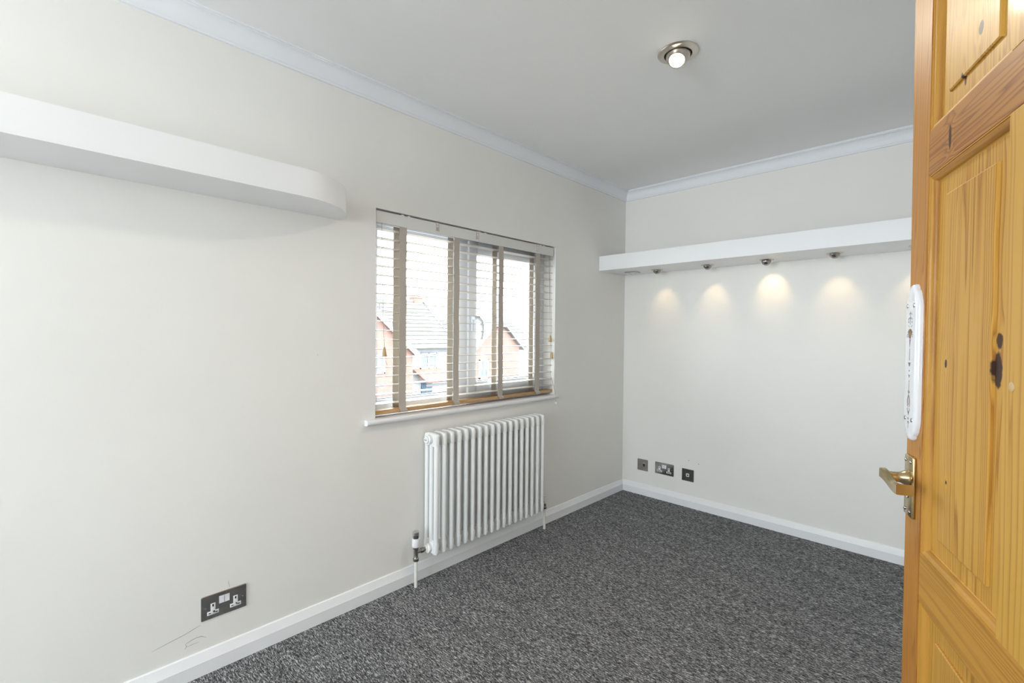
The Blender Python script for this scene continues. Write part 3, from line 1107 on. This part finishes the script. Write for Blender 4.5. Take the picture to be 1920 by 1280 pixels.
# ------------------------------------------------------------------ pine door, opened back towards the right wall
DA = radians(-19.9)
d_dir = Vector((sin(DA), cos(DA), 0))            # from hinge to latch edge
E0 = Vector((1.874, -2.114, 0.0))
rot = math.atan2(-d_dir.y, -d_dir.x)
UW, DH = 0.762, 1.985
door = struct(empty('door_1', (E0.x, E0.y, 0.006), rot))
door['label'] = 'varnished knotty pine six panel door standing open at the right'
S0 = 0.0                                        # latch edge
ST, MU0, MU1, SR = 0.072, 0.330, 0.432, 0.690
TH = 0.035
RAILS = [(0.0, 0.20), (0.761, 0.845), (1.516, 1.594), (1.88, DH)]
z6 = lambda z: z - 0.006
e_ = 0.0022
rings = []
for u_, z_ in ((-0.003, 0.006), (-0.003, 0.6), (-0.003, 1.15), (-0.008, 1.5), (-0.018, DH)):
    rings.append([(u_ + e_, 0, z6(z_)), (ST, 0, z6(z_)), (ST, TH, z6(z_)), (u_ + e_, TH, z6(z_)), (u_, TH - e_, z6(z_)), (u_, e_, z6(z_))])
MB().rings(rings).build('stile', M['pine_stile'], door)
MB().box((SR, 0, z6(0.006)), (UW, TH, z6(DH)), 0.0025).build('stile', M['pine_stile'], door)
for i, (a, c) in enumerate(RAILS):
    MB().box((ST, 0.0003, z6(max(a, 0.006))), (SR, TH - 0.0003, z6(c)), 0.0008, 1).build('rail', M['pine_rail'] if i == 2 else M['pine_rail_lock'], door)
opens = [(RAILS[k][1], RAILS[k + 1][0]) for k in range(3)]
for a, c in opens:
    MB().box((MU0, 0.0001, z6(a)), (MU1, TH - 0.0001, z6(c)), 0.0008, 1).build('muntin', M['pine_muntin'], door)
PM = [M['pine_panel_low'], M['pine_panel'], M['pine_panel_top']]
for k, (a, c) in enumerate(opens):
    for (u0, u1) in ((ST, MU0), (MU1, SR)):
        z0, z1 = z6(a), z6(c)
        b = MB()
        b.box((u0, 0.0125, z0), (u1, TH - 0.0125, z1))
        for side in (0, 1):
            f = lambda y: y if side == 0 else TH - y
            m1, m2 = 0.050, 0.053
            def rect(m, y):
                q = [(u0 + m, f(y), z0 + m * 0.9), (u1 - m, f(y), z0 + m * 0.9), (u1 - m, f(y), z1 - m * 0.9), (u0 + m, f(y), z1 - m * 0.9)]
                return q
            b.rings([rect(0.0495, 0.0130), rect(0.050, 0.0095), rect(0.0525, 0.0080)], cap0=False)
        p = b.build('panel', PM[k], door, smooth=20)
        # ovolo moulding round the panel, both faces
        ov = [(0.0, 0.0012), (0.0018, 0.0012), (0.0022, 0.0028)]
        for i in range(6):
            t_ = pi / 2 * i / 5
            ov.append((0.0030 + 0.0095 * sin(t_), 0.0030 + 0.0085 * (1 - cos(t_))))
        ov += [(0.0145, 0.0126), (0.0, 0.0126)]
        for horiz in (0, 1):
            b = MB()
            for side in (0, 1):
                f = lambda y: y if side == 0 else TH - y
                for s in (0, 1):
                    ra, rb = [], []
                    for m, y in ov:
                        if horiz:
                            zz = z0 + m if s == 0 else z1 - m
                            ra.append((u0 + m, f(y), zz)); rb.append((u1 - m, f(y), zz))
                        else:
                            uu = u0 + m if s == 0 else u1 - m
                            ra.append((uu, f(y), z0 + m)); rb.append((uu, f(y), z1 - m))
                    b.rings([ra, rb])
            b.build('panel_moulding', M['pine_mould_x'] if horiz else M['pine_mould'], p, smooth=30)
MB().lathe([(0.0062, 0.002), (0.0062, -0.0006), (0.005, -0.0009)], (0.352, 0.0, z6(1.172)), (0, 1, 0), 18).build('dowel_plug', M['tassel'], door)
# hinges on the far edge
for z in (0.22, 1.0, 1.76):
    MB().cyl((UW + 0.004, -0.001, z6(z - 0.045)), (UW + 0.004, -0.001, z6(z + 0.045)), 0.005, 12).build('hinge', M['brass'], door)

# lever handle on its backplate
b = MB()
pu0, pu1, pz0, pz1 = 0.007, 0.050, z6(0.897), z6(1.010)
b.box((pu0, -0.0055, pz0), (pu1, 0.0, pz1), 0.0022, 3)
bp_ = b.build('lever_handle', M['brass'], door)
NU, NZ = 0.0285, z6(0.968)
b = MB()
b.lathe([(0.0150, 0.0), (0.0150, 0.003), (0.0125, 0.008), (0.0098, 0.013), (0.0092, 0.020), (0.0092, 0.034)], (NU, -0.0050, NZ), (0, -1, 0), 24)
# lever: flat S-shaped bar running towards the hinge side with a returned end
rings = []
npt = 26
for i in range(npt + 1):
    t_ = i / npt
    u = NU - 0.012 + t_ * 0.098
    dip = 0.0045 * cos(t_ * pi * 1.55) - 0.002
    hh = 0.0085 + 0.0012 * cos(t_ * pi * 2)
    yf = -0.047 + 0.002 * sin(t_ * pi)
    th = 0.012 + 0.013 * max(0, (t_ - 0.72) / 0.28) ** 1.3
    zc_ = NZ + dip
    e = 0.002
    rings.append([(u, yf, zc_ - hh + e), (u, yf + e, zc_ - hh), (u, yf + th - e, zc_ - hh), (u, yf + th, zc_ - hh + e),
                  (u, yf + th, zc_ + hh - e), (u, yf + th - e, zc_ + hh), (u, yf + e, zc_ + hh), (u, yf, zc_ + hh - e)])
b.rings(rings)
b.build('lever', M['brass'], bp_, smooth=35)
for u in (0.0135, 0.0385):
    for z in (pz0 + 0.010, pz1 - 0.010):
        MB().lathe([(0.0033, 0), (0.0030, 0.0010), (0.0015, 0.0018)], (u, -0.0055, z), (0, -1, 0), 12).build('screw', M['dark_chrome'], bp_)
MB().box((0.0255, -0.0058, pz0 + 0.034), (0.0315, -0.0052, pz0 + 0.056), 0.001).build('dark_patch', M['dark_chrome'], bp_)  # small darker metal rectangle on the backplate below the lever

# ceramic finger plate above the handle
FU0, FU1, FZ0, FZ1 = 0.0045, 0.0655, z6(1.040), z6(1.330)
fc = (FU0 + FU1) / 2
hw = (FU1 - FU0) / 2
half = [(0.0, 0.0), (0.006, 0.0012), (0.011, 0.0050), (0.0135, 0.0105), (0.0185, 0.0135), (0.0225, 0.0185), (0.0285, 0.032), (0.0305, 0.041), (0.0305, 0.145)]
outl = [(x, z) for x, z in half] + [(x, 0.290 - z) for x, z in half[-2::-1]]
outl = outl + [(-x, z) for x, z in outl[-2:0:-1]]


def inset(pts, g):
    cx, cz_ = 0.0, 0.145
    out = []
    for x, z in pts:
        out.append((x * (1 - g / 0.0305), cz_ + (z - cz_) * (1 - g / 0.145)))
    return out


b = MB()
rings = []
for g, y in ((0, 0.0), (0, -0.0045), (0.0012, -0.0070), (0.0035, -0.0088), (0.0070, -0.0096), (0.0085, -0.0098)):
    rings.append([(fc + x, y, FZ0 + z) for x, z in inset(outl, g)])
b.rings(rings)
fp = b.build('finger_plate', M['ceramic'], door, smooth=28)
for sx in (-1, 1):
    for z in (FZ0 + 0.040, FZ1 - 0.040):
        MB().lathe([(0.0042, 0), (0.0038, 0.0010), (0.0018, 0.0016)], (fc + sx * 0.0165, -0.0094, z), (0, -1, 0), 14).build('screw', M['chrome'], fp)
# printed ornament: flat transfer on the glaze
YP0, YP1 = -0.00975, -0.01005


def flat(b, pts):
    b.prism([(fc + x, FZ0 + z) for x, z in pts], 'y', YP0, YP1)


def ribbon(b, pts, wd):
    for (x0, z0), (x1, z1) in zip(pts[:-1], pts[1:]):
        L = math.hypot(x1 - x0, z1 - z0)
        nx, nz = -(z1 - z0) / L * wd, (x1 - x0) / L * wd
        flat(b, [(x0 - nx, z0 - nz), (x1 - nx, z1 - nz), (x1 + nx, z1 + nz), (x0 + nx, z0 + nz)])


def arc_pts(cx, cz_, r, a0, a1, n=9):
    return [(cx + r * cos(radians(a0 + (a1 - a0) * i / n)), cz_ + r * sin(radians(a0 + (a1 - a0) * i / n))) for i in range(n + 1)]


g1, g2 = MB(), MB()
ZC = 0.290
ribbon(g2, [(0, ZC - 0.048), (0, ZC - 0.074)], 0.0005)
for s in (-1, 1):
    ribbon(g2, [(s * x, z) for x, z in arc_pts(0.0045, ZC - 0.0655, 0.0052, 10, 150)], 0.0006)
    ribbon(g2, [(s * x, z) for x, z in arc_pts(0.0030, ZC - 0.054, 0.0032, 0, 160)], 0.0004)
    flat(g2, [(s * 0.0082, ZC - 0.066), (s * 0.0100, ZC - 0.0685), (s * 0.0082, ZC - 0.071), (s * 0.0066, ZC - 0.0685)])
    ribbon(g2, [(s * x, z) for x, z in arc_pts(0.0085, ZC - 0.080, 0.0042, 60, 170)], 0.0003)
    ribbon(g2, [(s * x, z) for x, z in arc_pts(0.0118, ZC - 0.0955, 0.0030, 0, 330, 12)], 0.00035)
flat(g1, [(-0.0115, ZC - 0.0885), (-0.005, ZC - 0.083), (0, ZC - 0.082), (0.005, ZC - 0.083), (0.0115, ZC - 0.0885), (0.006, ZC - 0.0945), (0.0035, ZC - 0.102), (-0.0035, ZC - 0.102), (-0.006, ZC - 0.0945)])
flat(g2, [(-0.003, ZC - 0.103), (0.003, ZC - 0.103), (0.0016, ZC - 0.112), (0, ZC - 0.119), (-0.0016, ZC - 0.112)])
ribbon(g2, [(0, ZC - 0.122), (0, ZC - 0.142)], 0.0005)
flat(g2, [(-0.0018, ZC - 0.122), (0.0018, ZC - 0.122), (0, ZC - 0.126)])
flat(g2, [(-0.0016, ZC - 0.142), (0.0016, ZC - 0.142), (0, ZC - 0.1455)])
flat(g2, [(-0.0058, ZC - 0.1495), (0.0058, ZC - 0.1495), (0.003, ZC - 0.1545), (0, ZC - 0.1575), (-0.003, ZC - 0.1545)])
ribbon(g2, arc_pts(0, ZC - 0.166, 0.0012, 0, 360, 8), 0.00035)
flat(g2, [(-0.0035, ZC - 0.1735), (0, ZC - 0.1755), (0.0035, ZC - 0.1735), (0, ZC - 0.1795)])
flat(g2, [(-0.0013, ZC - 0.187), (0, ZC - 0.185), (0.0013, ZC - 0.187), (0, ZC - 0.189)])
ribbon(g1, [(0, ZC - 0.190), (0, ZC - 0.205)], 0.0005)
flat(g1, [(-0.0045, ZC - 0.208), (0, ZC - 0.2035), (0.0045, ZC - 0.208), (0, ZC - 0.2125)])
for s in (-1, 1):
    ribbon(g2, [(s * x, z) for x, z in [(0.001, ZC - 0.214), (0.0045, ZC - 0.219), (0.0065, ZC - 0.226), (0.0060, ZC - 0.233), (0.0035, ZC - 0.238)]], 0.0007)
    ribbon(g1, [(s * x, z) for x, z in [(0.001, ZC - 0.217), (0.0030, ZC - 0.223), (0.0028, ZC - 0.230), (0.0008, ZC - 0.234)]], 0.0006)
    ribbon(g2, [(s * x, z) for x, z in arc_pts(0.0035, ZC - 0.2435, 0.0024, 100, -120)], 0.0007)
    flat(g2, [(s * 0.0005, ZC - 0.248), (s * 0.0040, ZC - 0.2455), (s * 0.0028, ZC - 0.2505)])
flat(g2, [(-0.0022, ZC - 0.251), (0, ZC - 0.248), (0.0022, ZC - 0.251), (0, ZC - 0.255)])
ribbon(g2, arc_pts(0, ZC - 0.2615, 0.0022, 0, 360, 10), 0.0003)
ribbon(g2, arc_pts(0, ZC - 0.2695, 0.0030, -30, 210, 10), 0.0004)
ribbon(g2, [(0, ZC - 0.267), (0, ZC - 0.281)], 0.0003)
# keep the ornament inside the plate
for g_ in (g1, g2):
    for v_ in g_.bm.verts:
        v_.co.z = FZ0 + 0.145 + (v_.co.z - FZ0 - 0.145) * 0.93 + 0.004
g1.build('gilt_ornament', M['gilt'], fp, smooth=0)
g2.build('gilt_ornament', M['gilt_grey'], fp, smooth=0)

# ------------------------------------------------------------------ across the street
GZ = -2.9
struct(MB().box((-60, -30, GZ - 0.2), (-0.6, 60, GZ)).build('ground', M['asphalt'], smooth=0))


def roof_slab(b, quad, th=0.12):
    q = [Vector(p) for p in quad]
    nrm = (q[1] - q[0]).cross(q[-1] - q[0]).normalized()
    if nrm.z < 0:
        nrm = -nrm
    b.rings([[p for p in q], [p + nrm * th for p in q]])


def tile_rows(name, p0, p1, e0, e1, rows, mat, parent):
    """courses of roof tiles from eaves e0-e1 up to ridge p0-p1, each course lapping the one below"""
    b = MB()
    p0, p1, e0, e1 = map(Vector, (p0, p1, e0, e1))
    nrm = (e1 - e0).cross(p0 - e0).normalized()
    if nrm.z < 0:
        nrm = -nrm
    for k in range(rows):
        a0, a1 = k / rows, (k + 1.15) / rows
        q = [e0.lerp(p0, a0), e1.lerp(p1, a0), e1.lerp(p1, min(1, a1)), e0.lerp(p0, min(1, a1))]
        lift = (0.16, 0.16, 0.10, 0.10)
        b.rings([[p + nrm * 0.04 for p in q], [p + nrm * l for p, l in zip(q, lift)]])
    return b.build(name, mat, parent, smooth=0)


def house_window(parent, x, y0, y1, z0, z1):
    b = MB()
    for lo, hi in (((x, y0, z0), (x + 0.08, y0 + 0.07, z1)), ((x, y1 - 0.07, z0), (x + 0.08, y1, z1)), ((x, y0, z0), (x + 0.08, y1, z0 + 0.07)), ((x, y0, z1 - 0.07), (x + 0.08, y1, z1)),
                   ((x, (y0 + y1) / 2 - 0.035, z0), (x + 0.08, (y0 + y1) / 2 + 0.035, z1))):
        b.box(lo, hi)
    f_ = b.build('window_frame', M['render_trim'], parent)
    MB().box((x, y0 + 0.06, z0 + 0.06), (x + 0.03, y1 - 0.06, z1 - 0.06)).build('pane', M['house_glass'], f_)


FX = -18.0
# gabled brick house on the left
h1 = empty('brick_house')
tag(h1, 'brick and white rendered house with grey tiled roof and chimney across the street', 'house')
ya, yb, yc, ze, zr = 4.6, 10.15, 7.4, 0.25, 2.75
MB().prism([(ya, GZ), (yb, GZ), (yb, ze), (yc, zr), (ya, ze)], 'x', FX - 6, FX).build('wall', M['brick'], h1, smooth=0)
b = MB()
roof_slab(b, [(FX + 0.25, yb + 0.25, ze - 0.20), (FX + 0.25, yc, zr + 0.03), (FX - 6.2, yc, zr + 0.03), (FX - 6.2, yb + 0.25, ze - 0.20)])
roof_slab(b, [(FX + 0.25, ya - 0.25, ze - 0.20), (FX + 0.25, yc, zr + 0.03), (FX - 6.2, yc, zr + 0.03), (FX - 6.2, ya - 0.25, ze - 0.20)])
b.build('roof', M['tile'], h1, smooth=0)
b = MB()
for s, e in ((1, yb), (-1, ya)):
    b.prism([(yc, zr + 0.02), (e + s * 0.22, ze - 0.18), (e + s * 0.22, ze - 0.36), (yc, zr - 0.20)], 'x', FX + 0.20, FX + 0.26)
b.build('barge_board', M['render_trim'], h1, smooth=0)
house_window(h1, FX + 0.0, 7.4, 8.55, -0.75, 0.15)
house_window(h1, FX + 0.0, 6.4, 8.0, -2.3, -1.2)
b = MB().cyl((FX - 0.3, 8.47, 1.5), (FX - 0.3, 8.47, 2.65), 0.025, 8)
b.cyl((FX - 0.3, 8.20, 2.62), (FX - 0.3, 8.62, 2.78), 0.02, 6)
for t_ in (0.0, 0.3, 0.6, 0.9):
    p = Vector((FX - 0.3, 8.20 + 0.42 * t_, 2.62 + 0.16 * t_))
    b.cyl(p - Vector((0.14, 0.03, -0.09)), p + Vector((0.14, 0.03, -0.09)), 0.014, 6)
b.build('tv_aerial', M['gutter'], h1)

# rendered house with a long tiled hipped roof behind
h2 = h1
HX = FX - 1.2
MB().prism([(HX - 6, GZ), (HX, GZ), (HX, 0.38), (HX - 3.0, 2.86), (HX - 6, 0.38)], 'y', 10.2, 13.55).build('wall', M['render'], h2, smooth=0)
MB().box((HX - 6, 7.0, -0.5), (HX - 0.3, 10.2, 0.38)).build('wall', M['render'], h2, smooth=0)
tile_rows('roof', (HX - 3.0, 7.0, 2.95), (HX - 3.0, 13.72, 2.95), (HX + 0.35, 7.0, 0.30), (HX + 0.35, 13.72, 0.30), 12, M['tile'], h2)
b = MB()
roof_slab(b, [(HX - 6.3, 7.0, 0.30), (HX - 6.3, 13.72, 0.30), (HX - 3.0, 13.72, 2.95), (HX - 3.0, 7.0, 2.95)])
b.build('roof', M['tile'], h2, smooth=0)
MB().tube([(HX + 0.37, 13.70, 0.44), (HX - 3.0, 13.70, 3.10)], 0.07, 8).build('verge', M['gutter'], h2)
MB().tube([(HX - 3.0, 7.0, 3.08), (HX - 3.0, 13.70, 3.08)], 0.10, 10).build('ridge_tile', M['tile'], h2)
ch = MB()
ch.box((HX - 3.4, 12.95, 2.45), (HX - 2.8, 13.55, 3.36))
ch.box((HX - 3.45, 12.90, 3.30), (HX - 2.75, 13.60, 3.40))
ch = ch.build('chimney', M['brick'], h2, smooth=0)
for y in (13.12, 13.38):
    MB().lathe([(0.10, 0), (0.085, 0.20), (0.10, 0.22), (0.06, 0.23)], (HX - 3.1, y, 3.40), (0, 0, 1), 12).build('chimney_pot', M['pot'], ch)
MB().box((HX + 0.28, 7.0, 0.16), (HX + 0.40, 13.72, 0.28)).build('gutter', M['gutter'], h2)
house_window(h2, HX, 11.4, 12.5, -0.75, 0.10)
# lean-to porch
b = MB()
roof_slab(b, [(HX + 1.25, 10.95, -1.40), (HX + 1.25, 12.75, -1.40), (HX, 12.75, -0.85), (HX, 10.95, -0.85)])
b.build('porch_roof', M['tile_red'], h2, smooth=0)
MB().box((HX + 1.20, 10.9, -1.56), (HX + 1.34, 12.8, -1.44)).build('gutter', M['gutter'], h2)
MB().cyl((HX + 1.25, 10.95, GZ), (HX + 1.25, 10.95, -1.5), 0.05, 10).build('porch_post', M['gutter'], h2)
MB().box((HX + 0.0, 11.5, GZ), (HX + 0.06, 12.2, -1.5), 0.01).build('porch_door', M['blue_paint'], h2)

# second brick gable, on the right
h3 = empty('brick_house')
tag(h3, 'brick gabled house with a low tiled range, seen through the opening casement', 'house')
ya, yb, yc, ze, zr = 14.35, 17.95, 16.15, 0.35, 1.55
MB().prism([(ya, GZ), (yb, GZ), (yb, ze), (yc + 0.45, zr), (yc - 0.45, zr), (ya, ze)], 'x', FX - 6, FX).build('wall', M['brick'], h3, smooth=0)
b = MB()
roof_slab(b, [(FX + 0.25, yb + 0.2, ze - 0.16), (FX + 0.25, yc + 0.45, zr + 0.03), (FX - 6.2, yc + 0.45, zr + 0.03), (FX - 6.2, yb + 0.2, ze - 0.16)])
roof_slab(b, [(FX + 0.25, ya - 0.2, ze - 0.16), (FX + 0.25, yc - 0.45, zr + 0.03), (FX - 6.2, yc - 0.45, zr + 0.03), (FX - 6.2, ya - 0.2, ze - 0.16)])
roof_slab(b, [(FX + 0.25, yc - 0.45, zr + 0.03), (FX + 0.25, yc + 0.45, zr + 0.03), (FX - 6.2, yc + 0.45, zr + 0.05), (FX - 6.2, yc - 0.45, zr + 0.05)])
b.build('roof', M['tile'], h3, smooth=0)
house_window(h3, FX, 14.6, 15.3, -1.4, -0.3)
# lower tiled roof between the two houses
h4 = h3
MB().box((FX - 8, 14.4, GZ), (FX - 2.5, 22.0, 0.2)).build('wall', M['render'], h4, smooth=0)
tile_rows('roof', (FX - 5.0, 14.3, 2.1), (FX - 5.0, 22.2, 2.1), (FX - 2.2, 14.3, 0.2), (FX - 2.2, 22.2, 0.2), 8, M['tile'], h4)
house_window(h4, FX - 2.5, 18.6, 19.8, -1.2, -0.2)

# hedge and railings in front of the left house
hd = empty('garden_hedge', (-14.5, 8.3, GZ))
tag(hd, 'clipped green garden hedge in front of the brick house', 'hedge')
b = MB()
rnd = random.Random(3)
for i in range(1600):
    p = Vector((rnd.uniform(-0.35, 0.35), rnd.uniform(-1.8, 1.3), rnd.uniform(0.1, 1.15)))
    s = rnd.uniform(0.05, 0.11)
    a = Vector((rnd.uniform(-1, 1), rnd.uniform(-1, 1), rnd.uniform(-1, 1))).normalized() * s
    c = a.cross(Vector((rnd.uniform(-1, 1), rnd.uniform(-1, 1), rnd.uniform(-1, 1)))).normalized() * s * 0.5
    b.poly([p - a, p + c, p + a, p - c])
lf = b.build('foliage', M['leaf'], hd, smooth=0)
lf['kind'] = 'stuff'
MB().box((-0.3, -1.75, 0), (0.3, 1.25, 1.05), 0.08).build('hedge_core', M['leaf'], hd)
